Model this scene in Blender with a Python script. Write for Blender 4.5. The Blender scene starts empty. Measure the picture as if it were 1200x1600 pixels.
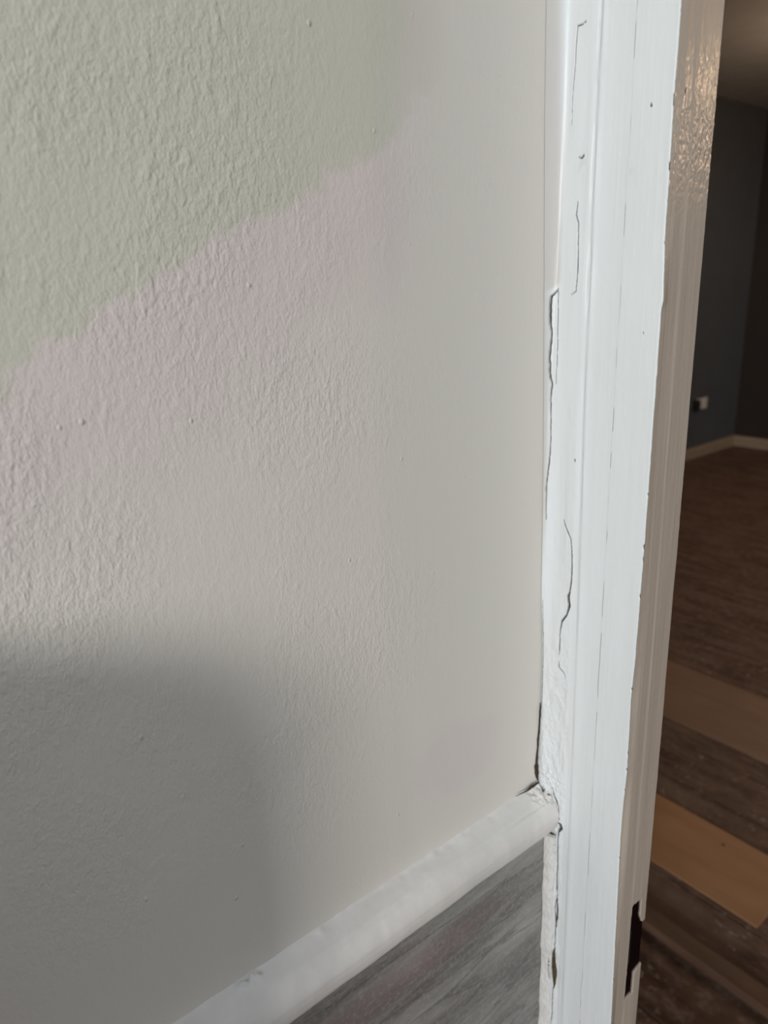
import bpy, bmesh, math, random
import numpy as np
from mathutils import Matrix, Vector

# ------------------------------------------------------------------ camera, world, light, exposure
SC = bpy.context.scene
COL = SC.collection
F = 1110.0
CAM = np.array([0.29090297, -0.35904427, 1.35])
FW = np.array([-0.75762719, 0.58134779, -0.29670825])
RT = np.array([0.6182675, 0.78490689, -0.04082254])
UP = np.array([-0.20915626, 0.21437333, 0.95409524])
cam_data = bpy.data.cameras.new('camera')
cam = bpy.data.objects.new('camera', cam_data)
COL.objects.link(cam)
cam_data.sensor_fit = 'VERTICAL'
cam_data.sensor_height = 36.0
cam_data.sensor_width = 27.0
cam_data.lens = F / 1600.0 * 36.0
cam_data.clip_start = 0.01
cam_data.dof.use_dof = True
cam_data.dof.focus_distance = 0.415
cam_data.dof.aperture_fstop = 9.0
cam.matrix_world = Matrix(((RT[0], UP[0], -FW[0], CAM[0]), (RT[1], UP[1], -FW[1], CAM[1]),
                           (RT[2], UP[2], -FW[2], CAM[2]), (0, 0, 0, 1)))
SC.camera = cam
vs = SC.view_settings
vs.view_transform = 'Standard'
vs.look = 'None'
vs.gamma = 1.0
vs.use_curve_mapping = False
vs.exposure = 0.0

world = bpy.data.worlds.new('world')
SC.world = world
world.use_nodes = True
world.node_tree.nodes['Background'].inputs[0].default_value = (0.80, 0.91, 1.03, 1)
_t = world.node_tree
_tc = _t.nodes.new('ShaderNodeTexCoord'); _sp = _t.nodes.new('ShaderNodeSeparateXYZ'); _mr = _t.nodes.new('ShaderNodeMapRange')
_t.links.new(_tc.outputs['Generated'], _sp.inputs[0]); _t.links.new(_sp.outputs['Z'], _mr.inputs[0])
for _i, _v in enumerate((-0.5, 0.9, 0.33, 0.95)): _mr.inputs[_i + 1].default_value = _v      # overcast sky, brighter overhead
_t.links.new(_mr.outputs[0], _t.nodes['Background'].inputs[1])

def area(name, loc, target, sx, sy, power, color):
    L = bpy.data.lights.new(name, 'AREA')
    L.shape = 'RECTANGLE'; L.size = sx; L.size_y = sy; L.energy = power; L.color = color
    o = bpy.data.objects.new(name, L); COL.objects.link(o)
    o.location = loc
    o.rotation_euler = (Vector(target) - Vector(loc)).to_track_quat('-Z', 'Y').to_euler()
    return o
# daylight coming in through the window in the wall behind the camera
area('window_daylight', (3.10, -4.84, 2.00), (0.0, -0.2, 1.2), 0.95, 0.92, 196.0, (1.0, 0.975, 0.93))

def point(name, loc, power, color, radius):
    L = bpy.data.lights.new(name, 'POINT'); L.energy = power; L.color = color; L.shadow_soft_size = radius
    o = bpy.data.objects.new(name, L); COL.objects.link(o); o.location = loc
    return o
WARM = (1.0, 0.66, 0.40)

# ------------------------------------------------------------------ helpers
def ray(px, py):
    return FW + RT * (px - 600) / F - UP * (py - 800) / F
def hit(px, py, ax, v):
    d = ray(px, py)
    return CAM + d * ((v - CAM[ax]) / d[ax])

def tag(o, label=None, cat=None, group=None, kind=None):
    if label: o['label'] = label
    if cat: o['category'] = cat
    if group: o['group'] = group
    if kind: o['kind'] = kind
    return o
def link(name, me, mat, parent=None):
    o = bpy.data.objects.new(name, me); COL.objects.link(o)
    if mat is not None: me.materials.append(mat)
    if parent is not None: o.parent = parent
    return o
def empty(name, parent=None):
    o = bpy.data.objects.new(name, None); COL.objects.link(o)
    o.empty_display_size = 0.1
    if parent is not None: o.parent = parent
    return o
def bm_obj(name, bm, mat, parent=None, smooth=False):
    bmesh.ops.recalc_face_normals(bm, faces=bm.faces)
    me = bpy.data.meshes.new(name); bm.to_mesh(me); bm.free()
    if smooth: me.polygons.foreach_set('use_smooth', [True] * len(me.polygons))
    return link(name, me, mat, parent)
def add_box(bm, a, b, bevel=0.0, seg=2):
    r = bmesh.ops.create_cube(bm, size=1.0)
    a = Vector(a); b = Vector(b)
    for v in r['verts']:
        v.co = Vector([(a[i] + b[i]) / 2 + v.co[i] * (b[i] - a[i]) for i in range(3)])
    if bevel > 0:
        es = list({e for v in r['verts'] for e in v.link_edges})
        bmesh.ops.bevel(bm, geom=es, offset=bevel, segments=seg, affect='EDGES', profile=0.5)
def box(name, a, b, mat, parent=None, bevel=0.0, seg=2):
    bm = bmesh.new(); add_box(bm, a, b, bevel, seg)
    return bm_obj(name, bm, mat, parent)
def add_cyl(bm, c, r, h, axis=2, n=32, r2=None):
    res = bmesh.ops.create_cone(bm, cap_ends=True, segments=n, radius1=r, radius2=r if r2 is None else r2, depth=h)
    if axis == 0: M = Matrix.Rotation(math.pi / 2, 4, 'Y')
    elif axis == 1: M = Matrix.Rotation(math.pi / 2, 4, 'X')
    else: M = Matrix.Identity(4)
    bmesh.ops.transform(bm, matrix=Matrix.Translation(c) @ M, verts=res['verts'])
def grid_obj(name, P, mat, parent=None, dirt_shade=None, flip=False, lap=None):
    """P: (rows, cols, 3) array of points -> one smooth mesh, with an optional dirt mask"""
    n, m = P.shape[:2]
    me = bpy.data.meshes.new(name)
    me.vertices.add(n * m)
    me.vertices.foreach_set('co', P.reshape(-1).astype(np.float32))
    i = np.arange(n * m).reshape(n, m)
    q = np.stack([i[:-1, :-1], i[:-1, 1:], i[1:, 1:], i[1:, :-1]], -1).reshape(-1, 4)
    if flip: q = q[:, ::-1]
    k = len(q)
    me.loops.add(k * 4); me.polygons.add(k)
    me.loops.foreach_set('vertex_index', q.reshape(-1).astype(np.int32))
    me.polygons.foreach_set('loop_start', np.arange(0, 4 * k, 4, dtype=np.int32))
    me.polygons.foreach_set('use_smooth', np.ones(k, dtype=bool))
    me.update(calc_edges=True)
    if dirt_shade is not None:
        a = me.attributes.new('dirt_shade', 'FLOAT', 'POINT')
        a.data.foreach_set('value', dirt_shade.reshape(-1).astype(np.float32))
    if lap is not None:
        a = me.attributes.new('lap', 'FLOAT', 'POINT')
        a.data.foreach_set('value', lap.reshape(-1).astype(np.float32))
    return link(name, me, mat, parent)

RNG = np.random.default_rng(7)
def vnoise(u, v, seed=0):
    """smooth value noise in two dimensions, range -1..1"""
    T = np.random.default_rng(seed).uniform(-1, 1, (256, 256))
    iu = np.floor(u).astype(int); iv = np.floor(v).astype(int)
    fu = u - iu; fv = v - iv
    fu = fu * fu * (3 - 2 * fu); fv = fv * fv * (3 - 2 * fv)
    a = T[iu % 256, iv % 256]; b = T[(iu + 1) % 256, iv % 256]
    c = T[iu % 256, (iv + 1) % 256]; d = T[(iu + 1) % 256, (iv + 1) % 256]
    return (a * (1 - fu) + b * fu) * (1 - fv) + (c * (1 - fu) + d * fu) * fv
def sstep(a, b, x):
    t = np.clip((x - a) / (b - a), 0, 1)
    return t * t * (3 - 2 * t)

# ------------------------------------------------------------------ materials
def mat(name, color=(0.8, 0.8, 0.8), rough=0.5, metal=0.0, spec=None):
    m = bpy.data.materials.new(name); m.use_nodes = True
    nt = m.node_tree; b = nt.nodes['Principled BSDF']
    b.inputs['Base Color'].default_value = (*color, 1)
    b.inputs['Roughness'].default_value = rough
    b.inputs['Metallic'].default_value = metal
    if spec is not None: b.inputs['Specular IOR Level'].default_value = spec
    return m, nt, b
def N(nt, t, **kw):
    n = nt.nodes.new(t)
    for k, v in kw.items(): setattr(n, k, v)
    return n
def coords(nt, scale=(1, 1, 1), rot=(0, 0, 0), loc=(0, 0, 0)):
    tc = N(nt, 'ShaderNodeTexCoord'); mp = N(nt, 'ShaderNodeMapping')
    mp.inputs['Scale'].default_value = scale
    mp.inputs['Rotation'].default_value = rot
    mp.inputs['Location'].default_value = loc
    nt.links.new(tc.outputs['Object'], mp.inputs['Vector'])
    return mp.outputs['Vector']
def noise(nt, vec, scale, detail=2.0, rough=0.5, dist=0.0):
    n = N(nt, 'ShaderNodeTexNoise')
    n.inputs['Scale'].default_value = scale; n.inputs['Detail'].default_value = detail
    n.inputs['Roughness'].default_value = rough; n.inputs['Distortion'].default_value = dist
    nt.links.new(vec, n.inputs['Vector'])
    return n.outputs['Fac']
def math_(nt, op, a, b=None, c=None, clamp=False):
    n = N(nt, 'ShaderNodeMath', operation=op); n.use_clamp = clamp
    for i, v in enumerate((a, b, c)):
        if v is None: continue
        if isinstance(v, (int, float)): n.inputs[i].default_value = v
        else: nt.links.new(v, n.inputs[i])
    return n.outputs[0]
def maprange(nt, v, a, b, c=0.0, d=1.0):
    n = N(nt, 'ShaderNodeMapRange'); n.interpolation_type = 'SMOOTHSTEP'
    nt.links.new(v, n.inputs[0])
    for i, x in enumerate((a, b, c, d)): n.inputs[i + 1].default_value = x
    return n.outputs[0]
def mix(nt, f, a, b, mode='MIX'):
    n = N(nt, 'ShaderNodeMix', data_type='RGBA', blend_type=mode)
    for s, v in ((n.inputs[0], f), (n.inputs[6], a), (n.inputs[7], b)):
        if isinstance(v, (int, float)): s.default_value = v
        elif isinstance(v, tuple): s.default_value = (*v, 1)
        else: nt.links.new(v, s)
    return n.outputs[2]
def bump(nt, b, h, dist, strength=1.0):
    n = N(nt, 'ShaderNodeBump')
    n.inputs['Strength'].default_value = strength; n.inputs['Distance'].default_value = dist
    nt.links.new(h, n.inputs['Height']); nt.links.new(n.outputs['Normal'], b.inputs['Normal'])
    return n

def wall_paint_mat():
    m, nt, b = mat('wall_paint', rough=0.62, spec=0.35)
    o1 = coords(nt)
    sep = N(nt, 'ShaderNodeSeparateXYZ'); nt.links.new(o1, sep.inputs[0])
    Y = sep.outputs['Y']; Z = sep.outputs['Z']
    # rollered relief, upright and slightly raked
    v1 = coords(nt, (1, 1.0, 0.62), (math.radians(14), 0, 0))
    n1 = noise(nt, v1, 290, 4.0, 0.62, 0.2)
    n2 = noise(nt, v1, 760, 3.0, 0.6, 0.2)
    n3 = noise(nt, v1, 120, 2.0, 0.5, 0.6)
    ridge = maprange(nt, n3, 0.58, 0.72, 0.0, 1.0)
    amp = noise(nt, o1, 11, 2.0, 0.5)
    ampm = maprange(nt, amp, 0.35, 0.68, 0.35, 1.15)
    edge = maprange(nt, Y, -0.2, -0.08, 1.0, 0.16)          # skimmed smooth next to the frame
    low = maprange(nt, Z, 1.0, 1.12, 0.3, 1.0)
    gain = math_(nt, 'MULTIPLY', math_(nt, 'MULTIPLY', ampm, edge), low)
    h = math_(nt, 'ADD', math_(nt, 'MULTIPLY', n1, 1.0), math_(nt, 'MULTIPLY', n2, 0.45))
    h = math_(nt, 'ADD', h, math_(nt, 'MULTIPLY', ridge, 0.22))
    h = math_(nt, 'MULTIPLY', h, gain)
    # sparse small pimples
    vo = N(nt, 'ShaderNodeTexVoronoi'); vo.inputs['Scale'].default_value = 62
    nt.links.new(coords(nt, (1, 1, 0.8)), vo.inputs['Vector'])
    rnd = N(nt, 'ShaderNodeSeparateColor'); nt.links.new(vo.outputs['Color'], rnd.inputs[0])
    few = maprange(nt, rnd.outputs[0], 0.90, 0.93)
    dot = maprange(nt, vo.outputs['Distance'], 0.02, 0.085, 1.0, 0.0)
    pim = math_(nt, 'MULTIPLY', math_(nt, 'MULTIPLY', few, dot), 0.5)
    h = math_(nt, 'ADD', h, math_(nt, 'MULTIPLY', pim, math_(nt, 'ADD', edge, 0.1)))
    # faint trowel lines beside the frame
    v4 = coords(nt, (1, 1.0, 0.03))
    tr = noise(nt, v4, 130, 2.0, 0.5)
    h = math_(nt, 'ADD', h, math_(nt, 'MULTIPLY', tr, 0.10))
    bump(nt, b, h, 0.00095, 1.0)
    # wall tone: a green cast, a pink cast and plain grey-beige
    w = noise(nt, o1, 34, 3.0, 0.6); w2 = noise(nt, o1, 9, 2.0, 0.5)
    s = math_(nt, 'SUBTRACT', Z, math_(nt, 'MULTIPLY', Y, 0.52))
    s = math_(nt, 'ADD', s, math_(nt, 'MULTIPLY', math_(nt, 'SUBTRACT', w, 0.5), 0.055))
    s = math_(nt, 'ADD', s, math_(nt, 'MULTIPLY', math_(nt, 'SUBTRACT', w2, 0.5), 0.03))
    g = maprange(nt, s, 1.482, 1.490)
    p = maprange(nt, s, 1.385, 1.45)
    base = (0.665, 0.630, 0.575)
    pink = (0.645, 0.580, 0.555)
    green = (0.570, 0.558, 0.475)
    fade = maprange(nt, math_(nt, 'ADD', Y, math_(nt, 'MULTIPLY', math_(nt, 'SUBTRACT', w2, 0.5), 0.04)), -0.13, -0.085, 1.0, 0.0)
    c = mix(nt, math_(nt, 'MULTIPLY', p, fade), base, pink)
    c = mix(nt, math_(nt, 'MULTIPLY', g, fade), c, green)
    # a second pink patch low beside the frame
    dy = math_(nt, 'POWER', math_(nt, 'DIVIDE', math_(nt, 'ADD', Y, 0.085), 0.04), 2.0)
    dz = math_(nt, 'POWER', math_(nt, 'DIVIDE', math_(nt, 'SUBTRACT', Z, 1.055), 0.03), 2.0)
    rr = math_(nt, 'ADD', math_(nt, 'ADD', dy, dz), math_(nt, 'MULTIPLY', math_(nt, 'SUBTRACT', w, 0.5), 2.5))
    c = mix(nt, maprange(nt, rr, 1.3, 0.4, 0.0, 0.6), c, pink)
    # tiny grey specks of dirt
    v5 = N(nt, 'ShaderNodeTexVoronoi'); v5.inputs['Scale'].default_value = 34
    nt.links.new(o1, v5.inputs['Vector'])
    r5 = N(nt, 'ShaderNodeSeparateColor'); nt.links.new(v5.outputs['Color'], r5.inputs[0])
    sp = math_(nt, 'MULTIPLY', maprange(nt, r5.outputs[1], 0.9, 0.92), maprange(nt, v5.outputs['Distance'], 0.018, 0.03, 1.0, 0.0))
    c = mix(nt, math_(nt, 'MULTIPLY', sp, 0.6), c, (0.12, 0.10, 0.09))
    nt.links.new(c, b.inputs['Base Color'])
    return m

def gloss_mat(name, base, dirt_shade_col, rough, brush=0.00012, noise_col=None):
    m, nt, b = mat(name, base, rough)
    o = coords(nt)
    vb = coords(nt, (1, 1, 0.018))
    n1 = noise(nt, vb, 900, 2.0, 0.6)
    n2 = noise(nt, o, 130, 3.0, 0.55)
    h = math_(nt, 'ADD', math_(nt, 'MULTIPLY', n1, 0.6), math_(nt, 'MULTIPLY', n2, 0.7))
    bump(nt, b, h, brush, 1.0)
    at = N(nt, 'ShaderNodeAttribute'); at.attribute_name = 'dirt_shade'
    tone = noise(nt, coords(nt, (1, 1, 0.12)), 55, 3.0, 0.6)
    base2 = noise_col or tuple(x * 0.93 for x in base)
    c = mix(nt, maprange(nt, tone, 0.35, 0.65), base, base2)
    al = N(nt, 'ShaderNodeAttribute'); al.attribute_name = 'lap'
    c = mix(nt, al.outputs['Fac'], c, (0.565, 0.550, 0.520))   # wall paint cut in over the edge
    c = mix(nt, math_(nt, 'MULTIPLY', at.outputs['Fac'], 1.0, clamp=True), c, dirt_shade_col)
    nt.links.new(c, b.inputs['Base Color'])
    nt.links.new(math_(nt, 'MULTIPLY_ADD', at.outputs['Fac'], -0.42, 0.45), b.inputs['Specular IOR Level'])
    r = math_(nt, 'ADD', math_(nt, 'MULTIPLY', at.outputs['Fac'], 0.5), rough, clamp=True)
    nt.links.new(r, b.inputs['Roughness'])
    return m

def marble_mat():
    m, nt, b = mat('marble_effect', rough=0.42)
    v = coords(nt, (1, 0.22, 1.3), (math.radians(-24), 0, 0))
    o = coords(nt)
    n1 = noise(nt, v, 26, 7.0, 0.66, 0.35)
    n2 = noise(nt, v, 85, 5.0, 0.65, 0.3)
    n3 = noise(nt, v, 13, 4.0, 0.5, 0.35)
    n4 = noise(nt, o, 330, 3.0, 0.6)
    c = mix(nt, maprange(nt, n1, 0.3, 0.7), (0.13, 0.115, 0.105), (0.285, 0.275, 0.255))
    c = mix(nt, maprange(nt, n2, 0.45, 0.75, 0.0, 0.5), c, (0.37, 0.365, 0.345))
    c = mix(nt, maprange(nt, n3, 0.52, 0.62, 0.0, 0.6), c, (0.20, 0.145, 0.145))
    vein = math_(nt, 'ABSOLUTE', math_(nt, 'SUBTRACT', n3, 0.5))
    c = mix(nt, maprange(nt, vein, 0.0, 0.011, 0.6, 0.0), c, (0.085, 0.07, 0.068))
    vein2 = math_(nt, 'ABSOLUTE', math_(nt, 'SUBTRACT', n1, 0.46))
    c = mix(nt, maprange(nt, vein2, 0.0, 0.010, 0.4, 0.0), c, (0.09, 0.078, 0.075))
    c = mix(nt, maprange(nt, n4, 0.45, 0.75, 0.0, 0.3), c, (0.42, 0.40, 0.38))
    nt.links.new(c, b.inputs['Base Color'])
    bump(nt, b, n2, 0.0002, 0.5)
    return m

def old_floor_mat():
    m, nt, b = mat('worn_dark_floorboards', rough=0.6)
    o = coords(nt)
    sep = N(nt, 'ShaderNodeSeparateXYZ'); nt.links.new(o, sep.inputs[0])
    vg = coords(nt, (0.16, 1, 1))
    g1 = noise(nt, vg, 30, 6.0, 0.65, 0.6)
    g2 = noise(nt, coords(nt, (0.5, 1, 1)), 9, 5.0, 0.6)
    c = mix(nt, maprange(nt, g1, 0.32, 0.7), (0.072, 0.040, 0.028), (0.175, 0.108, 0.078))
    c = mix(nt, maprange(nt, g2, 0.42, 0.68, 0.0, 0.65), c, (0.20, 0.135, 0.105))
    # board seams along X
    bw = math_(nt, 'FRACT', math_(nt, 'DIVIDE', math_(nt, 'ADD', sep.outputs['Y'], 0.03), 0.165))
    seam = maprange(nt, math_(nt, 'ABSOLUTE', math_(nt, 'SUBTRACT', bw, 0.5)), 0.478, 0.495)
    c = mix(nt, math_(nt, 'MULTIPLY', seam, 0.8), c, (0.012, 0.007, 0.005))
    near_shade = maprange(nt, sep.outputs['Y'], 0.785, 0.79, 1.0, 0.0)      # shade put into the colour this side of the batten, offsetting spilled daylight
    c = mix(nt, near_shade, c, mix(nt, 1.0, c, (0.50, 0.42, 0.34), 'MULTIPLY'))
    # plaster dust and paint flecks
    d1 = noise(nt, coords(nt, (0.8, 1, 1)), 26, 6.0, 0.75)
    c = mix(nt, maprange(nt, d1, 0.45, 0.7, 0.0, 0.6), c, (0.24, 0.165, 0.13))
    f1 = noise(nt, coords(nt, (0.7, 1, 1)), 62, 4.0, 0.7)
    f2 = noise(nt, o, 6, 2.0, 0.5)
    fl = math_(nt, 'MULTIPLY', maprange(nt, f1, 0.57, 0.66), maprange(nt, f2, 0.4, 0.6))
    c = mix(nt, math_(nt, 'MULTIPLY', fl, 0.85), c, (0.42, 0.35, 0.31))
    nt.links.new(c, b.inputs['Base Color'])
    h = math_(nt, 'SUBTRACT', g1, seam)
    bump(nt, b, h, 0.003, 0.7)
    return m

def board_mat(name, ca, cb):
    m, nt, b = mat(name, rough=0.5)
    v = coords(nt, (0.12, 1, 1))
    n1 = noise(nt, v, 22, 4.0, 0.6, 0.8); n2 = noise(nt, coords(nt), 4, 2.0)
    c = mix(nt, maprange(nt, n1, 0.3, 0.7), ca, cb)
    c = mix(nt, maprange(nt, n2, 0.4, 0.6, 0.0, 0.35), c, tuple(x * 0.8 for x in ca))
    nt.links.new(c, b.inputs['Base Color'])
    bump(nt, b, n1, 0.0006, 0.5)
    return m

def plain(name, col, rough=0.6, metal=0.0, var=0.08, sc=8.0):
    m, nt, b = mat(name, col, rough, metal)
    n = noise(nt, coords(nt), sc, 3.0)
    nt.links.new(mix(nt, maprange(nt, n, 0.3, 0.7), col, tuple(x * (1 - var) for x in col)), b.inputs['Base Color'])
    return m

M_wall = wall_paint_mat()
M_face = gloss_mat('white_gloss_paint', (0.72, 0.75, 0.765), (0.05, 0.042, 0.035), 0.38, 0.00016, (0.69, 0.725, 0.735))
M_rail = gloss_mat('white_satin_paint', (0.725, 0.695, 0.66), (0.07, 0.05, 0.035), 0.42, 0.00008)
M_bead = gloss_mat('white_caulk', (0.66, 0.655, 0.64), (0.10, 0.065, 0.03), 0.5, 0.00015)
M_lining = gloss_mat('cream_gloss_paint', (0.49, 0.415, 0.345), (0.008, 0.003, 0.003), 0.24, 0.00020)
M_marble = marble_mat()
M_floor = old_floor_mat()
M_board_a = board_mat('dull_brown_timber', (0.27, 0.17, 0.12), (0.32, 0.21, 0.15))
M_board_b = board_mat('fresh_brown_timber', (0.40, 0.21, 0.10), (0.46, 0.26, 0.14))
M_batten = board_mat('aged_timber', (0.10, 0.055, 0.035), (0.15, 0.088, 0.058))
M_far = plain('slate_wall_paint', (0.088, 0.103, 0.124), 0.7)
M_far2 = plain('blackish_wall_paint', (0.030, 0.024, 0.020), 0.7)
M_ceil = plain('ceiling_paint', (0.56, 0.60, 0.66), 0.8)
M_skirt = plain('cream_skirting_paint', (0.36, 0.29, 0.22), 0.45)
M_plain_wall = plain('pale_wall_paint', (0.5, 0.48, 0.44), 0.7)
M_socket = plain('white_plastic', (0.75, 0.75, 0.75), 0.35)
M_black = plain('black_plastic', (0.015, 0.013, 0.013), 0.4)
M_gap = plain('raw_plaster_gap', (0.055, 0.030, 0.018), 0.9, var=0.6, sc=300)
M_gap2 = plain('raw_wood_gap', (0.11, 0.07, 0.03), 0.9, var=0.6, sc=260)
M_fawn = plain('fawn_blocker_paint', (0.35, 0.31, 0.26), 0.6)
M_steel = plain('brushed_steel', (0.5, 0.5, 0.5), 0.35, 0.9)
M_glass, _nt, _b = mat('window_glass', (1, 1, 1), 0.0); _b.inputs['Transmission Weight'].default_value = 1.0

AX = 0.0724          # plane of the door lining's inner face
H = 2.512            # ceiling height

# ------------------------------------------------------------------ the setting
# left wall: rollered plaster above the dado rail
wl = box('wall_left', (-0.1, -4.95, 0.0), (0.0, 0.0118, H), M_wall)
tag(wl, 'beige-grey rollered plaster wall filling the left of the picture', 'wall', kind='structure')
pn = box('marble_effect_panel', (0.0, -4.95, 0.0), (0.010, 0.0002, 0.9575), M_marble, wl)
tag(pn, 'grey marble-effect panelling below the dado rail')

# wall that holds the doorway
bm = bmesh.new()
add_box(bm, (-2.63, 0.012, 0.0), (0.030, 0.046, H))
add_box(bm, (0.030, 0.012, 2.05), (0.875, 0.046, H))
add_box(bm, (0.875, 0.012, 0.0), (2.9, 0.046, H))
wf = bm_obj('wall_front', bm, M_plain_wall)
tag(wf, 'wall around the open doorway, behind the white frame', 'wall', kind='structure')

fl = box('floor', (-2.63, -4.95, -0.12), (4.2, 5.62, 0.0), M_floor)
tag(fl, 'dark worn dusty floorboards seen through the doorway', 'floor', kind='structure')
o = box('wall_far_left', (-2.633, 0.046, 0.0), (-2.533, 5.524, H), M_far)
tag(o, 'dark slate-grey wall of the far room, with the power socket', 'wall', kind='structure')
o = box('wall_far_end', (-2.633, 5.524, 0.0), (2.0, 5.62, H), M_far2)
tag(o, 'darkest end wall of the far room at the right edge', 'wall', kind='structure')
o = box('wall_far_right', (1.9, 0.046, 0.0), (2.0, 5.524, H), M_far)
tag(o, 'dark wall on the far side of the room behind the doorway', 'wall', kind='structure')
o = box('ceiling', (-2.633, 0.0, H), (2.0, 5.62, H + 0.1), M_ceil)
tag(o, 'ceiling of the far room in warm dim light', 'ceiling', kind='structure')
# wall behind the camera with its sash window
bm = bmesh.new()
wx0, wx1, wz0, wz1 = 2.25, 4.0, 1.25, 2.50
add_box(bm, (-0.1, -4.75, 0.0), (wx0, -4.65, H)); add_box(bm, (wx1, -4.75, 0.0), (4.3, -4.65, H))
add_box(bm, (wx0, -4.75, 0.0), (wx1, -4.65, wz0)); add_box(bm, (wx0, -4.75, wz1), (wx1, -4.65, H))
wb = bm_obj('wall_back', bm, M_plain_wall)
tag(wb, 'wall behind the camera around the window', 'wall', kind='structure')
win = empty('window_1'); tag(win, 'window behind the camera that lets the daylight in', 'window', kind='structure')
bm = bmesh.new()
add_box(bm, (wx0, -4.73, wz0), (wx0 + 0.05, -4.68, wz1)); add_box(bm, (wx1 - 0.05, -4.73, wz0), (wx1, -4.68, wz1))
add_box(bm, (wx0 + 0.05, -4.73, wz0), (wx1 - 0.05, -4.68, wz0 + 0.05)); add_box(bm, (wx0 + 0.05, -4.73, wz1 - 0.05), (wx1 - 0.05, -4.68, wz1))
bm_obj('window_frame', bm, M_skirt, win)

# far room skirting: profiled board with a rounded top
def skirting(name, p0, p1, inward, label):
    prof = [(0, 0), (0.02, 0), (0.02, 0.060), (0.017, 0.070), (0.011, 0.079), (0.006, 0.084), (0, 0.084)]
    bm = bmesh.new(); rings = []
    for p in (p0, p1):
        rings.append([bm.verts.new((p[0] + inward[0] * a, p[1] + inward[1] * a, b)) for a, b in prof])
    n = len(prof)
    for i in range(n):
        bm.faces.new((rings[0][i], rings[0][(i + 1) % n], rings[1][(i + 1) % n], rings[1][i]))
    bm.faces.new(rings[0]); bm.faces.new(rings[1][::-1])
    o = bm_obj(name, bm, M_skirt)
    tag(o, label, 'skirting board', kind='structure')
skirting('baseboard_left', (-2.533, 0.046), (-2.533, 5.504), (1, 0), 'cream skirting board under the slate wall with the socket')
skirting('baseboard_back', (-2.533, 5.524), (1.9, 5.524), (0, -1), 'cream skirting board along the dark end wall of the far room')

# ------------------------------------------------------------------ dado rail
def noise2(u, v, s, k): return vnoise(u / s + 31.7, v / s + 11.3, k)
def make_rail():
    prof = np.array([(-0.0008, 0.9935), (0.0012, 0.9922), (0.0045, 0.9910), (0.0085, 0.9896), (0.0122, 0.9882), (0.0155, 0.9858),
                     (0.0182, 0.9825), (0.0198, 0.9790), (0.0206, 0.9760), (0.0204, 0.9710), (0.0192, 0.9660), (0.0172, 0.9615),
                     (0.0148, 0.9585), (0.0122, 0.9568), (0.0100, 0.9562)])
    seg = np.r_[0, np.cumsum(np.hypot(*np.diff(prof, axis=0).T))]
    s = np.linspace(0, seg[-1], 90)
    px = np.interp(s, seg, prof[:, 0]); pz = np.interp(s, seg, prof[:, 1])
    k = np.array([1, 2, 3, 2, 1]) / 9.0
    px = np.convolve(np.pad(px, 2, 'edge'), k, 'valid'); pz = np.convolve(np.pad(pz, 2, 'edge'), k, 'valid')
    tx = np.gradient(px); tz = np.gradient(pz); L = np.hypot(tx, tz); nx = -tz / L; nz = tx / L
    if nx[45] < 0: nx = -nx; nz = -nz
    y = np.r_[np.linspace(-4.6, -0.5, 60), np.linspace(-0.495, -0.03, 560), np.linspace(-0.0295, -0.0007, 110)]
    Y, S = np.meshgrid(y, s, indexing='ij')
    X = np.broadcast_to(px, Y.shape).copy(); Z = np.broadcast_to(pz, Y.shape).copy()
    d = 0.00035 * noise2(Y, S, 0.03, 1) + 0.00012 * noise2(Y, S, 0.006, 2)
    top = np.exp(-(S / 0.006) ** 2)
    d += top * (0.0006 * noise2(Y, S, 0.018, 3) + 0.00035 * noise2(Y, S, 0.005, 4))
    # soft hollow line where the filler ends on the upper face
    hollow = np.exp(-((S - 0.0165 - 0.0015 * noise2(Y, S * 0, 0.02, 5)) / 0.0009) ** 2) * sstep(-0.06, -0.02, Y)
    d -= 0.0005 * hollow
    dirt_shade = 0.10 * hollow
    # two crumbs of filler on the top edge
    for (yy, ss, r, a) in ((-0.2505, 0.0035, 0.0022, 0.0022), (-0.2475, 0.0055, 0.0018, 0.0018), (-0.2425, 0.0030, 0.0024, 0.0026),
                           (-0.2400, 0.0060, 0.0018, 0.0016), (-0.2440, 0.0075, 0.0014, 0.0011), (-0.1980, 0.003, 0.0022, 0.0008)):
        g = np.exp(-((Y - yy) ** 2 + (S - ss) ** 2) / r ** 2)
        d += a * g * (1 + 0.5 * noise2(Y, S, 0.0012, 6))
    for (yy, ss, r, a) in ((-0.2383, 0.0040, 0.0011, 0.0016), (-0.2460, 0.0035, 0.0010, 0.0012)):
        g = np.exp(-((Y - yy) ** 2 + (S - ss) ** 2) / r ** 2); d -= a * g; dirt_shade += 0.25 * g
    # crumbly filler at the frame
    cr = sstep(-0.022, -0.006, Y) * np.exp(-((S - 0.008) / 0.010) ** 4)
    d += cr * (0.0009 + 0.0011 * noise2(Y, S, 0.0030, 7) + 0.0007 * noise2(Y, S, 0.0013, 8))
    holes = sstep(0.25, 0.75, noise2(Y, S, 0.0022, 9)) * cr * sstep(-0.0085, -0.003, Y)
    d -= 0.0018 * holes; dirt_shade += 0.75 * holes
    X += nx * d; Z += nz * d
    P = np.stack([X, Y, Z], -1)
    o = grid_obj('trim_1', P, M_rail, None, np.clip(dirt_shade, 0, 1))
    tag(o, 'white rounded dado rail rising to the door frame', 'dado rail', kind='structure')
    return o
rail = make_rail()

# ------------------------------------------------------------------ door frame
door = empty('door_1'); tag(door, 'white painted door frame with cracked corner filler', 'door frame', kind='structure')

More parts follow.
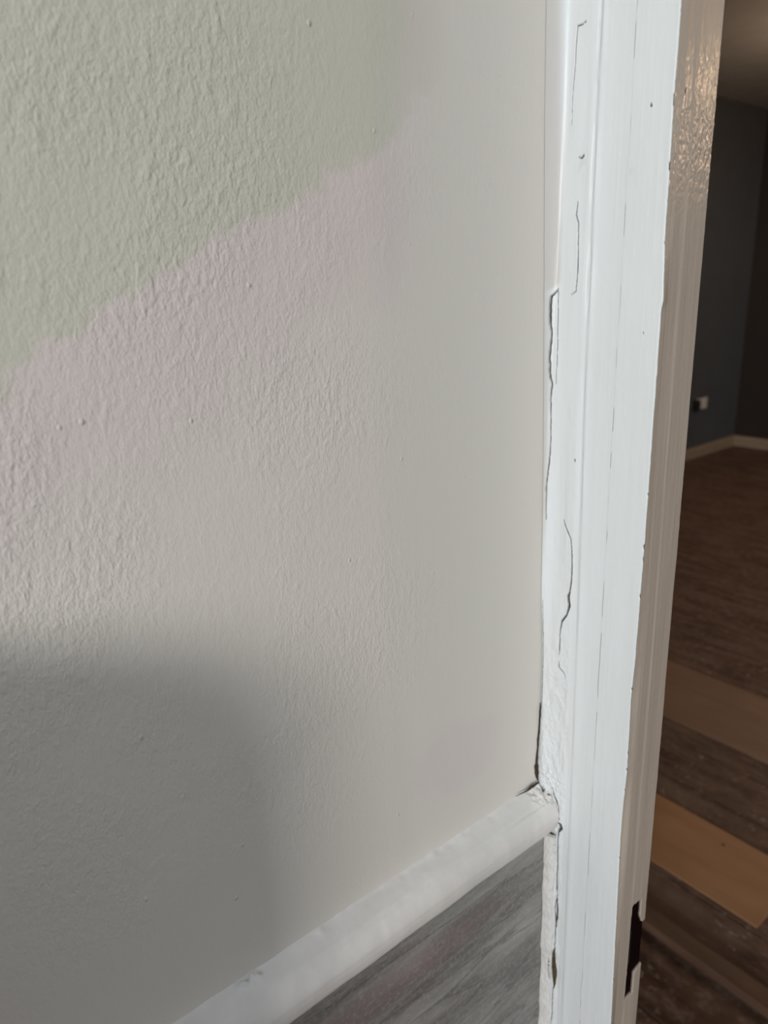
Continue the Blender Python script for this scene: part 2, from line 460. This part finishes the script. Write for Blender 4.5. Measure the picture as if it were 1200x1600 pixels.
ZS = np.r_[np.linspace(0.0, 0.70, 24), np.linspace(0.7006, 1.56, 1430), np.linspace(1.565, 2.03, 12)]
def polydist(U, V, pts):
    """distance from every point to a polyline, and the radius there; pts: (u, v, r)"""
    best = np.full(U.shape, 1e3); rad = np.zeros(U.shape)
    for (u0, v0, r0), (u1, v1, r1) in zip(pts[:-1], pts[1:]):
        m = 0.006
        sel = (U > min(u0, u1) - m) & (U < max(u0, u1) + m) & (V > min(v0, v1) - m) & (V < max(v0, v1) + m)
        if not sel.any(): continue
        u = U[sel]; v = V[sel]; du = u1 - u0; dv = v1 - v0
        t = np.clip(((u - u0) * du + (v - v0) * dv) / (du * du + dv * dv + 1e-12), 0, 1)
        dd = np.hypot(u - u0 - t * du, v - v0 - t * dv); rr = r0 + t * (r1 - r0)
        b = best[sel]; k = dd - rr < b - rad[sel]
        b2 = np.where(k, dd, b); r2 = np.where(k, rr, rad[sel])
        best[sel] = b2; rad[sel] = r2
    return best, rad
def on_face(px, py, w=1.0):
    p = hit(px, py, 1, 0.0); q = hit(px + 1, py, 1, 0.0)
    return (p[0], p[2], abs(q[0] - p[0]) * w * 0.5)
def on_lining(px, py):
    p = hit(px, py, 0, AX); return (p[1], p[2])

EDGE = [(1064, 0), (1060, 60), (1054, 130), (1049.5, 205), (1044, 290), (1039, 360), (1037, 430), (1036, 470), (1033, 482), (1032, 490), (1026, 580),
        (1021.5, 640), (1011, 790), (1005, 870), (997, 970), (991, 1040), (985, 1100), (979.5, 1200), (972, 1270), (969, 1310), (962, 1450), (954, 1600)]
_e = np.array([hit(a, b, 1, 0.0)[[2, 0]] for a, b in EDGE])[::-1]
def edge_x(z):
    return np.interp(z, _e[:, 0], _e[:, 1]) + 0.00012 * vnoise(z / 0.006, z * 0 + 3.3, 41) + 0.00008 * vnoise(z / 0.002, z * 0 + 5.3, 42)

def make_face():
    u = np.r_[np.linspace(0, 1, 215)]
    Zg, Ug = np.meshgrid(ZS, u, indexing='ij')
    ex = edge_x(Zg)
    X = 0.0003 + Ug * (ex - 0.0007 - 0.0003)
    h = np.zeros_like(X); dirt_shade = np.zeros_like(X)
    nz = lambda a, b, k: vnoise(X / a + 17.1, Zg / b + 71.9, k)
    above = sstep(0.985, 0.993, Zg)
    # caulked fillet against the plaster
    fw = 0.0115 + 0.0012 * vnoise(Zg / 0.06, Zg * 0, 21)
    h += 0.0042 * np.clip(1 - X / fw, 0, 1) ** 1.8 * above * (0.12 + 0.70 * sstep(1.10, 1.16, Zg) - 0.45 * sstep(1.2, 1.4, Zg))
    # plaster colour and bulk carried over the corner high up
    lp = np.array([on_face(a, b)[:2][::-1] for a, b in ((887, 0), (881, 300), (878, 440), (868, 455), (864, 600), (858, 800), (849, 940), (845, 1080))])[::-1]
    lx = np.interp(Zg, lp[:, 0], lp[:, 1], left=-0.01) + 0.0002 * vnoise(Zg / 0.01, Zg * 0 + 3, 39)
    lw = np.interp(Zg, [1.16, 1.24, 1.31, 1.38, 1.44, 1.50], [0.0002, 0.0018, 0.0042, 0.0068, 0.0085, 0.0092])
    h += 1.25 * lw * np.clip(1 - X / lw, 0, 1) ** 2.3
    # filler-smeared strip left of the moulding groove
    strip = 1 - sstep(0.022, 0.026, X)
    rough = sstep(1.38, 1.15, Zg)
    h += strip * (0.0005 + 0.00040 * nz(0.007, 0.045, 22) + 0.00014 * nz(0.0025, 0.006, 23) * (0.15 + rough)) * sstep(-0.001, 0.004, X)
    low = sstep(1.16, 1.05, Zg)
    h += strip * low * sstep(0.0, 0.004, X) * (0.0005 * nz(0.004, 0.008, 24) + 0.00025 * nz(0.0016, 0.002, 25))
    # moulding groove: deep in places, filled in others
    gx = np.interp(Zg, [0.84, 1.02, 1.168, 1.292, 1.364, 1.398, 1.46, 1.50], [0.0290, 0.0284, 0.0273, 0.0256, 0.0261, 0.0256, 0.0262, 0.0266])
    gd = (0.75 + 0.5 * vnoise(Zg / 0.03, Zg * 0 + 9, 26)) * np.interp(Zg, [0.8, 1.0, 1.15, 1.25, 1.45, 1.455, 1.475], [0.15, 0.35, 0.7, 1.0, 1.0, 0.25, 0.9])
    dirt_shade += 0.16 * np.clip(gd, 0, 1.2) * np.exp(-((X - gx + 0.0003) / 0.0009) ** 2)  # groove shade put into the colour so the line reads darker
    h -= 0.0012 * gd * np.exp(-((X - gx) / 0.0011) ** 2)
    h += 0.00055 * gd * np.exp(-((X - gx - 0.0026) / 0.0014) ** 2)
    h += 0.0004 * np.exp(-((X - gx - 0.003) / 0.004) ** 2)
    # flat face: gentle waviness
    h += 0.00010 * nz(0.012, 0.08, 27) + 0.00004 * nz(0.0016, 0.10, 28) + 0.00005 * nz(0.003, 0.006, 29)
    # hairline joint between architrave and lining
    jx = np.interp(Zg, [0.84, 1.2748, 1.483], [0.0468, 0.0470, 0.0478]) + 0.00025 * vnoise(Zg / 0.018, Zg * 0 + 2, 30)
    on = sstep(-0.25, 0.1, vnoise(Zg / 0.012, Zg * 0 + 4, 31)) * (0.45 + 0.55 * sstep(-0.3, 0.4, vnoise(Zg / 0.05, Zg * 0 + 6, 32)))
    j = np.exp(-((X - jx) / 0.00024) ** 2) * on
    h -= 0.0006 * j; dirt_shade += 0.75 * j
    h += 0.00022 * sstep(jx - 0.0006, jx + 0.0006, X) * 0.8
    # cracks in the filler
    cracks = [
        [(875, 452, .8), (868, 462, 1.6), (866, 490, 1.3), (866.5, 520, 1.2), (864, 560, 1.1), (864, 590, 1.3), (866, 600, 1.8), (864, 625, 1.2), (864, 690, 1.1),
         (862, 715, 1.2), (861, 725, 1.5), (858, 760, 1.0), (857, 810, .6)],
        [(875, 455, .5), (874, 500, .6), (873, 560, .6), (871, 600, .4)],
        [(903, 316, .8), (901, 335, 1.5), (904.5, 350, 1.1), (904, 420, 1.3), (901, 455, 1.0), (893, 461, .3)],
        [(916, 34, 1.5), (913, 37, .8), (904, 41, 1.0), (902, 60, .9), (899, 110, .8), (895, 160, .7), (894, 195, .4)],
        [(881, 812, 1.0), (883, 820, 1.6), (893, 843, 1.7), (894.5, 870, 1.7), (894, 900, 1.7), (891, 925, 2), (888.5, 932, 4.2), (890, 946, 3.6), (886, 960, 1.8),
         (879, 970, 2.2), (876, 985, 1.3), (875, 1015, 1.3), (874, 1022, .8)],
        [(874, 1033, .8), (874, 1042, 1.4), (882, 1052, 1.0), (884, 1060, .5)],
        [(848, 935, .4), (846, 1000, .9), (843.5, 1040, 1.0), (842.5, 1098, 1.4)],
        [(912, 243, 1.8), (909, 247, 2.0), (905, 246, .5)],
        [(1017.5, 164.5, 3.2), (1018, 166, 2.8)],
        [(1005, 520, 1.2), (1005.6, 521, 1.0)],
        [(899, 719, 2.0), (899, 721, 1.6)],
        [(862, 1228, 3.0), (865, 1234, 1.5), (866, 1242, 3.0), (870, 1252, 3.0), (873, 1262, 1.3), (874, 1280, 1.4)],
        [(872, 1284, 2), (876, 1288, 5), (877, 1294, 4.5), (873, 1300, 2), (873, 1310, 1.6), (872, 1335, 1.8), (870.5, 1365, 1.8), (870, 1392, 2.2), (871.5, 1397, 1.2),
         (867.5, 1420, 1.2), (868.5, 1440, 1.8), (867.5, 1462, 1.4), (867, 1478, 1.2)],
        [(871, 1402, 2.0), (871.5, 1413, 2.4), (871, 1425, 2.8), (869.5, 1440, 2.4), (868, 1452, 1.5)],
        [(865, 1542, 1.2), (863, 1580, 1.2), (861, 1600, .8)],
    ]
    wob = 0.00018 * nz(0.0035, 0.0035, 33); wob2 = 0.00018 * nz(0.003, 0.003, 34)
    for cr in cracks:
        pts = [on_face(*p) for p in cr]
        pts = [(max(a, 0.0009), b, c) for a, b, c in pts]
        dd, rr = polydist(X + wob, Zg + wob2, pts)
        k = 1 - sstep(rr * 0.55 + 0.00003, rr * 1.25 + 0.00016, dd)
        lip = np.exp(-((dd - rr - 0.0006) / 0.0005) ** 2)
        h += 0.00010 * lip
        h -= 0.0013 * k; dirt_shade = np.maximum(dirt_shade, 0.95 * k)  # shade of the crack depth painted in along with dirt
    # crumbs round the end of the rail
    cx, cz, _ = on_face(862, 1222)
    g = np.exp(-(((X - cx) / 0.010) ** 2 + ((Zg - cz) / 0.009) ** 2))
    h += g * (0.0006 + 0.0011 * nz(0.0022, 0.0022, 35) + 0.0005 * nz(0.001, 0.001, 36))
    # scuff marks
    for (a, b, ra, rb, kk) in ((910, 258, .0035, .006, .10), (935, 60, .002, .010, .06), (985, 270, .003, .004, .05), (885, 1080, .004, .006, .06)):
        cx, cz, _ = on_face(a, b)
        dirt_shade += kk * np.exp(-(((X - cx) / ra) ** 2 + ((Zg - cz) / rb) ** 2)) * sstep(-0.2, 0.6, nz(0.0015, 0.003, 37))
    Yf = -h
    # rounded arris turning into the lining face, small nicks in it
    rad = 0.0007
    cols = [np.stack([X, Yf, Zg], -1)]
    ex1 = edge_x(ZS); yl = Yf[:, -1]
    nick = 0.0007 * sstep(0.62, 0.95, vnoise(ZS / 0.004, ZS * 0 + 8, 38))
    for a in np.linspace(15, 90, 6):
        t = math.radians(a)
        cols.append(np.stack([ex1 - rad + rad * math.sin(t) - nick, yl + rad - rad * math.cos(t) + nick * 0.5, ZS], -1)[:, None, :])
    lap = 1 - sstep(lx - 0.0028, lx + 0.0016, X)
    lap = np.concatenate([lap, np.zeros((len(ZS), 6))], 1)
    P = np.concatenate(cols, 1)
    D = np.concatenate([np.clip(dirt_shade, 0, 1), np.zeros((len(ZS), 6))], 1)
    o = grid_obj('architrave', P, M_face, door, D, lap=lap)
    return yl + rad, ex1
y_start, ex1 = make_face()

def make_lining():
    u = np.linspace(0, 1, 96)
    Zg, Ug = np.meshgrid(ZS, u, indexing='ij')
    outer = 0.0376 + 0.00018 * vnoise(ZS / 0.02, ZS * 0 + 1, 50) + 0.0001 * vnoise(ZS / 0.005, ZS * 0 + 2, 51)
    Y = y_start[:, None] + Ug * (outer - y_start)[:, None]
    X0 = ex1[:, None] * (1 - sstep(0, 0.2, Ug)) + AX * sstep(0, 0.2, Ug)
    nz = lambda a, b, k: vnoise(Y / a + 7.1, Zg / b + 51.9, k)
    h = 0.00018 * nz(0.010, 0.12, 52) + 0.00005 * nz(0.0012, 0.06, 53)
    # long soft ridge of old brushed paint
    ry = np.interp(Zg, [1.13, 1.28, 1.41, 1.478], [0.0185, 0.0168, 0.0167, 0.0137])
    h += 0.00028 * sstep(ry - 0.0012, ry + 0.0012, Y)
    # orange-peel patch high up
    patch = np.exp(-((Zg - 1.42) / 0.03) ** 2)
    h += patch * (0.00017 * nz(0.0016, 0.0022, 54) + 0.00011 * nz(0.0008, 0.001, 55)) + 0.00002 * nz(0.0012, 0.002, 56)
    dirt_shade = np.zeros_like(h)
    py, pz = on_lining(1071.5, 142)
    sp = np.exp(-(((Y - py) / 0.0006) ** 2 + ((Zg - pz) / 0.0011) ** 2)); dirt_shade += sp; h -= 0.0005 * sp
    # recess left by the missing strike plate
    poly = [(1002.2, 1404), (988, 1416), (984.3, 1457), (980.6, 1505), (975.4, 1562), (987.3, 1550), (990, 1520), (996, 1511), (1020, 1483), (1020, 1427), (1003, 1440), (999.8, 1430)]
    q = np.array([on_lining(*p) for p in poly])
    q[q[:, 0] > 0.034] += np.array([0.006, 0]) * 0
    inside = np.zeros(Y.shape, bool)
    yq = Y + 0.00015 * nz(0.002, 0.002, 57); zq = Zg + 0.0002 * nz(0.002, 0.002, 58)
    for i in range(len(q)):
        (a, b), (c, d) = q[i], q[(i + 1) % len(q)]
        cond = ((b > zq) != (d > zq)) & (yq < (c - a) * (zq - b) / (d - b + 1e-12) + a)
        inside ^= cond
    h[inside] = -0.0016 + 0.0002 * nz(0.003, 0.003, 59)[inside]
    dirt_shade[inside] = 1.0
    P = np.stack([X0 + h, Y, Zg], -1)
    cols = [P]; Dc = [dirt_shade]
    rad = 0.0009
    for a in np.linspace(20, 90, 5):
        t = math.radians(a)
        cols.append(np.stack([P[:, -1, 0] - rad + rad * math.cos(t), P[:, -1, 1] + rad * math.sin(t), ZS], -1)[:, None, :])
        Dc.append(dirt_shade[:, -1:])
    cols.append(np.stack([np.full_like(ZS, AX - 0.0135), P[:, -1, 1] + rad, ZS], -1)[:, None, :]); Dc.append(dirt_shade[:, -1:])
    cols.append(np.stack([np.full_like(ZS, AX - 0.0135), np.full_like(ZS, 0.046), ZS], -1)[:, None, :]); Dc.append(dirt_shade[:, -1:] * 0)
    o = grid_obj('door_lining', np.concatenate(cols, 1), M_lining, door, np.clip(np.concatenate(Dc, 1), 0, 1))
    tag(o, 'cream glossy lining with an empty strike-plate recess')
    # bottom of the recess: remains of the metal box keep
    zc = [on_lining(*p)[1] for p in ((984, 1460), (980, 1512))]
    bm = bmesh.new()
    y0 = on_lining(985.5, 1460)[0] + 0.0012
    add_box(bm, (AX - 0.0026, y0, zc[1]), (AX - 0.0012, y0 + 0.0022, zc[0]), 0.0004)
    bm_obj('latch_keep', bm, M_black, door)
make_lining()
box('frame_core', (0.0305, 0.013, 0.0), (0.0585, 0.0455, 2.03), M_lining, door)
# the rest of the frame, out of the picture: head and opposite jamb
bm = bmesh.new()
add_box(bm, (0.0, -0.0, 2.031), (0.905, 0.0118, 2.10)); add_box(bm, (0.0305, 0.0125, 2.031), (0.8745, 0.046, 2.0495))
bm_obj('frame_head', bm, M_face, door)
bm = bmesh.new()
add_box(bm, (0.835, 0.0, 0.0), (0.905, 0.0118, 2.03)); add_box(bm, (0.835, 0.0125, 0.0), (0.8745, 0.046, 2.03))
bm_obj('frame_jamb', bm, M_face, door)

# narrow caulk bead between the marble-effect panel and the architrave
def make_bead():
    z = np.r_[np.linspace(0, 0.7, 20), np.linspace(0.701, 0.9568, 430)]
    t = np.linspace(0, math.pi / 2, 26)
    Z, T = np.meshgrid(z, t, indexing='ij')
    xr = 0.0080 + 0.0006 * vnoise(Z / 0.02, Z * 0 + 1, 61) + 0.0004 * vnoise(Z / 0.006, Z * 0 + 4, 62)
    yr = 0.0040 + 0.0008 * vnoise(Z / 0.025, Z * 0 + 2, 63) + 0.0005 * vnoise(Z / 0.006, Z * 0 + 5, 64)
    X = 0.0102 + xr * np.sin(T) ; Y = -0.0002 - yr * np.cos(T) ** 0.8
    n = 0.00025 * vnoise(T * 6, Z / 0.003, 65)
    X += n; Y -= n
    # torn hole low down, showing raw wood
    cx, cz, _ = on_face(866, 1510)
    zz = (Z - cz) / 0.0175
    g = sstep(1.0, 0.7, np.abs(zz)) * sstep(0.55, 0.8, T / (math.pi / 2) + 0.12 * vnoise(Z / 0.006, T * 3, 66) - 0.25 * (zz ** 2))
    Y += 0.0035 * g * np.cos(T); X -= 0.0022 * g
    dirt_shade = g.copy()
    tip = sstep(0.9525, 0.9560, Z); dirt_shade = np.maximum(dirt_shade, 0.5 * tip)
    cz2 = on_face(868, 1319)[1]; c2 = np.exp(-((Z - cz2) / 0.0003) ** 2) * sstep(0.5, 0.9, T / (math.pi / 2)); dirt_shade = np.maximum(dirt_shade, 0.8 * c2)
    o = grid_obj('caulk_bead', np.stack([X, Y, Z], -1), M_bead, door, np.clip(dirt_shade, 0, 1), flip=True)
    tag(o, 'narrow lumpy off-white caulk bead with a torn brown hole')
make_bead()

# open gaps where the filler has pulled away: shallow lens-shaped strips of the raw material
def gap(name, pts, ax, val, depth, m, parent, wrap=False):
    """pts (px, py, width px) -> closed sliver with thickness, lying on plane `ax`=val"""
    bm = bmesh.new(); L = []; R = []
    pp = []
    for i, (a, b, w) in enumerate(pts):
        pp.append((a, b, w))
        if i < len(pts) - 1:
            c, d, w2 = pts[i + 1]
            for t in (0.33, 0.66):
                pp.append((a + (c - a) * t + random.uniform(-.35, .35), b + (d - b) * t, (w + (w2 - w) * t) * random.uniform(0.8, 1.2)))
    for i, (a, b, w) in enumerate(pp):
        c, d, _ = pp[min(i + 1, len(pp) - 1)]; e, f, _ = pp[max(i - 1, 0)]
        tx, ty = c - e, d - f; n = math.hypot(tx, ty) or 1; nx, ny = -ty / n, tx / n
        row = []
        for s, k in ((-.5, 0.0), (-.25, 1.0), (.25, 1.0), (.5, 0.0)):
            p = hit(a + nx * w * s, b + ny * w * s, ax, val)
            if wrap and p[1] > -0.0019: p = hit(a + nx * w * s, b + ny * w * s, 1, -0.0019)
            p = np.array(p); p[ax] += depth * k
            row.append(bm.verts.new(p))
        if L:
            for j in range(3): bm.faces.new((L[j], L[j + 1], row[j + 1], row[j]))
        L = row
    return bm_obj(name, bm, m, parent, True)
random.seed(4)
gap('filler_gap', [(844, 1098, 1.0), (844.5, 1104, 2.8), (843, 1125, 2.6), (842, 1145, 3.2), (840.5, 1160, 2.6), (840, 1172, 2.6), (838.5, 1190, 3.6),
                   (838, 1199, 6.5), (838.5, 1207, 6.2), (839, 1214, 4.0), (840, 1219, 1.5)], 0, 0.0004, 0.0001, M_gap, door, True)
gap('filler_gap', [(842, 1222, 2.0), (839.5, 1224.5, 4.6), (834, 1228, 5.6), (828, 1232, 4.6), (822, 1236.5, 2.2), (815, 1239.5, 1.6), (806, 1244.5, .6)], 0, 0.0022, 0.0001, M_gap, door)
gap('filler_gap', [(867, 1481, 1.2), (865, 1490, 4.0), (865, 1502, 5.6), (866, 1516, 6.6), (866.5, 1530, 5.2), (866, 1540, 2.5), (865, 1545, .8)], 1, -0.0026, -0.0001, M_gap2, door)

# ------------------------------------------------------------------ things in the far room
def floorboard(x0, x1, y0, y1, th, m, label, knot=None):
    bm = bmesh.new(); add_box(bm, (x0, y0, 0.0), (x1, y1, th), 0.002, 2)
    o = bm_obj('floorboard', bm, m)
    tag(o, label, 'board')
    return o
A = floorboard(-1.9, 0.9, 1.548, 1.882, 0.004, M_board_a, 'dull brown wide board across the floor, the farther of the two pale boards')
B = floorboard(-1.3, -0.186, 0.975, 1.199, 0.004, M_board_b, 'warm orange-brown short board on the floor, nearer the door frame, with a square end')
# knot in the nearer board
kp = hit(1130, 1320, 2, 0.004)
bm = bmesh.new(); add_cyl(bm, Vector((kp[0], kp[1], 0.0041)), 0.004, 0.0004, 2, 16); bm_obj('knot', bm, M_black, B)
bt = empty('timber_batten'); tag(bt, 'dark timber batten raised above the floor behind the door frame, bottom right', 'batten')
bt.location = (-0.2, 0.82, 0.0)
bm = bmesh.new(); add_box(bm, (-1.6, -0.03, 0.0), (1.0, 0.018, 0.022), 0.004, 3)
bm_obj('batten_strip', bm, M_batten, bt)

sk = empty('wall_socket'); sk.location = (-2.533, 4.945, 0.42)
tag(sk, 'white double power socket low on the slate-grey wall', 'socket')
box('faceplate', (0.0, -0.073, -0.043), (0.009, 0.073, 0.043), M_socket, sk, 0.003, 3)
for s in (-1, 1):
    box('rocker_switch', (0.009, s * 0.035 - 0.006, 0.012), (0.012, s * 0.035 + 0.006, 0.030), M_socket, sk, 0.001)
pl = empty('power_plug'); pl.location = (-2.533, 4.84, 0.42)
tag(pl, 'black plug adaptor beside the white power socket', 'plug')
box('plug_body', (0.0, -0.025, -0.045), (0.045, 0.02, 0.04), M_black, pl, 0.006, 3)

# ceiling lamp of the far room, just outside the picture
lamp = empty('ceiling_light'); lamp.location = (-1.02, 3.95, H)
tag(lamp, 'small warm ceiling lamp lighting the far room', 'lamp')
bm = bmesh.new(); add_cyl(bm, Vector((0, 0, -0.012)), 0.05, 0.022, 2, 32); bm_obj('ceiling_rose', bm, M_socket, lamp)
bm = bmesh.new(); add_cyl(bm, Vector((0, 0, -0.10)), 0.004, 0.16, 2, 12); bm_obj('lamp_cord', bm, M_socket, lamp)
m_bulb, _nt, _b = mat('warm_bulb', (1, 0.8, 0.6), 0.4)
_b.inputs['Emission Color'].default_value = (1.0, 0.55, 0.25, 1); _b.inputs['Emission Strength'].default_value = 12.0
bm = bmesh.new(); bmesh.ops.create_uvsphere(bm, u_segments=24, v_segments=16, radius=0.035)
bmesh.ops.translate(bm, verts=bm.verts, vec=(0, 0, -0.21)); bm_obj('bulb', bm, m_bulb, lamp, True)
point('ceiling_lamp_light', (-1.02, 3.95, H - 0.27), 19.0, WARM, 0.05)

wlamp = empty('wall_lamp'); wlamp.location = (1.9, 3.10, 2.11)
tag(wlamp, 'warm wall lamp on the far right wall', 'lamp')
box('back_plate', (-0.02, -0.05, -0.06), (0.0, 0.05, 0.06), M_steel, wlamp, 0.004)
bm = bmesh.new(); add_cyl(bm, Vector((-0.05, 0, 0.0)), 0.008, 0.07, 0, 16); bm_obj('lamp_arm', bm, M_steel, wlamp)
bm = bmesh.new(); bmesh.ops.create_uvsphere(bm, u_segments=24, v_segments=16, radius=0.035)
bmesh.ops.translate(bm, verts=bm.verts, vec=(-0.115, 0, 0)); bm_obj('bulb', bm, m_bulb, wlamp, True)
point('wall_lamp_light', (1.71, 3.10, 2.11), 26.0, WARM, 0.05)

# added unseen blocker beside the camera; its rounded top throws the soft shadow
def shadow_blocker():
    c = empty('wall_shadow_blocker'); c.location = (0.0, -0.455, 0.0)
    tag(c, 'added unseen shadow blocker against the plaster wall beside the camera', 'shadow_blocker')
    w, top, r = 0.182, 1.272, 0.075
    prof = [(0.0125, 0.0), (w, 0.0), (w, top - 0.03 - r)]
    for a in np.linspace(0, 90, 12):
        t = math.radians(a); prof.append((w - r + r * math.cos(t), top - 0.03 - r + r * math.sin(t)))
    prof += [(0.022, top), (0.022, top - 0.0)]
    prof = prof[:-1]
    bm = bmesh.new(); R = [[bm.verts.new((x, y, z)) for x, z in prof] for y in (0.0, -0.62)]
    n = len(prof)
    for i in range(n): bm.faces.new((R[0][i], R[0][(i + 1) % n], R[1][(i + 1) % n], R[1][i]))
    bm.faces.new(R[0]); bm.faces.new(R[1][::-1])
    bm_obj('blocker_body', bm, M_fawn, c)
    for y in (-0.31, -0.61):
        d = box('blocker_front', (w, y, 0.06), (w + 0.012, y + 0.295, 1.12), M_fawn, c, 0.002)
        box('blocker_handle', (w + 0.012, y + 0.14, 0.7), (w + 0.03, y + 0.155, 0.82), M_steel, d, 0.004)
shadow_blocker()
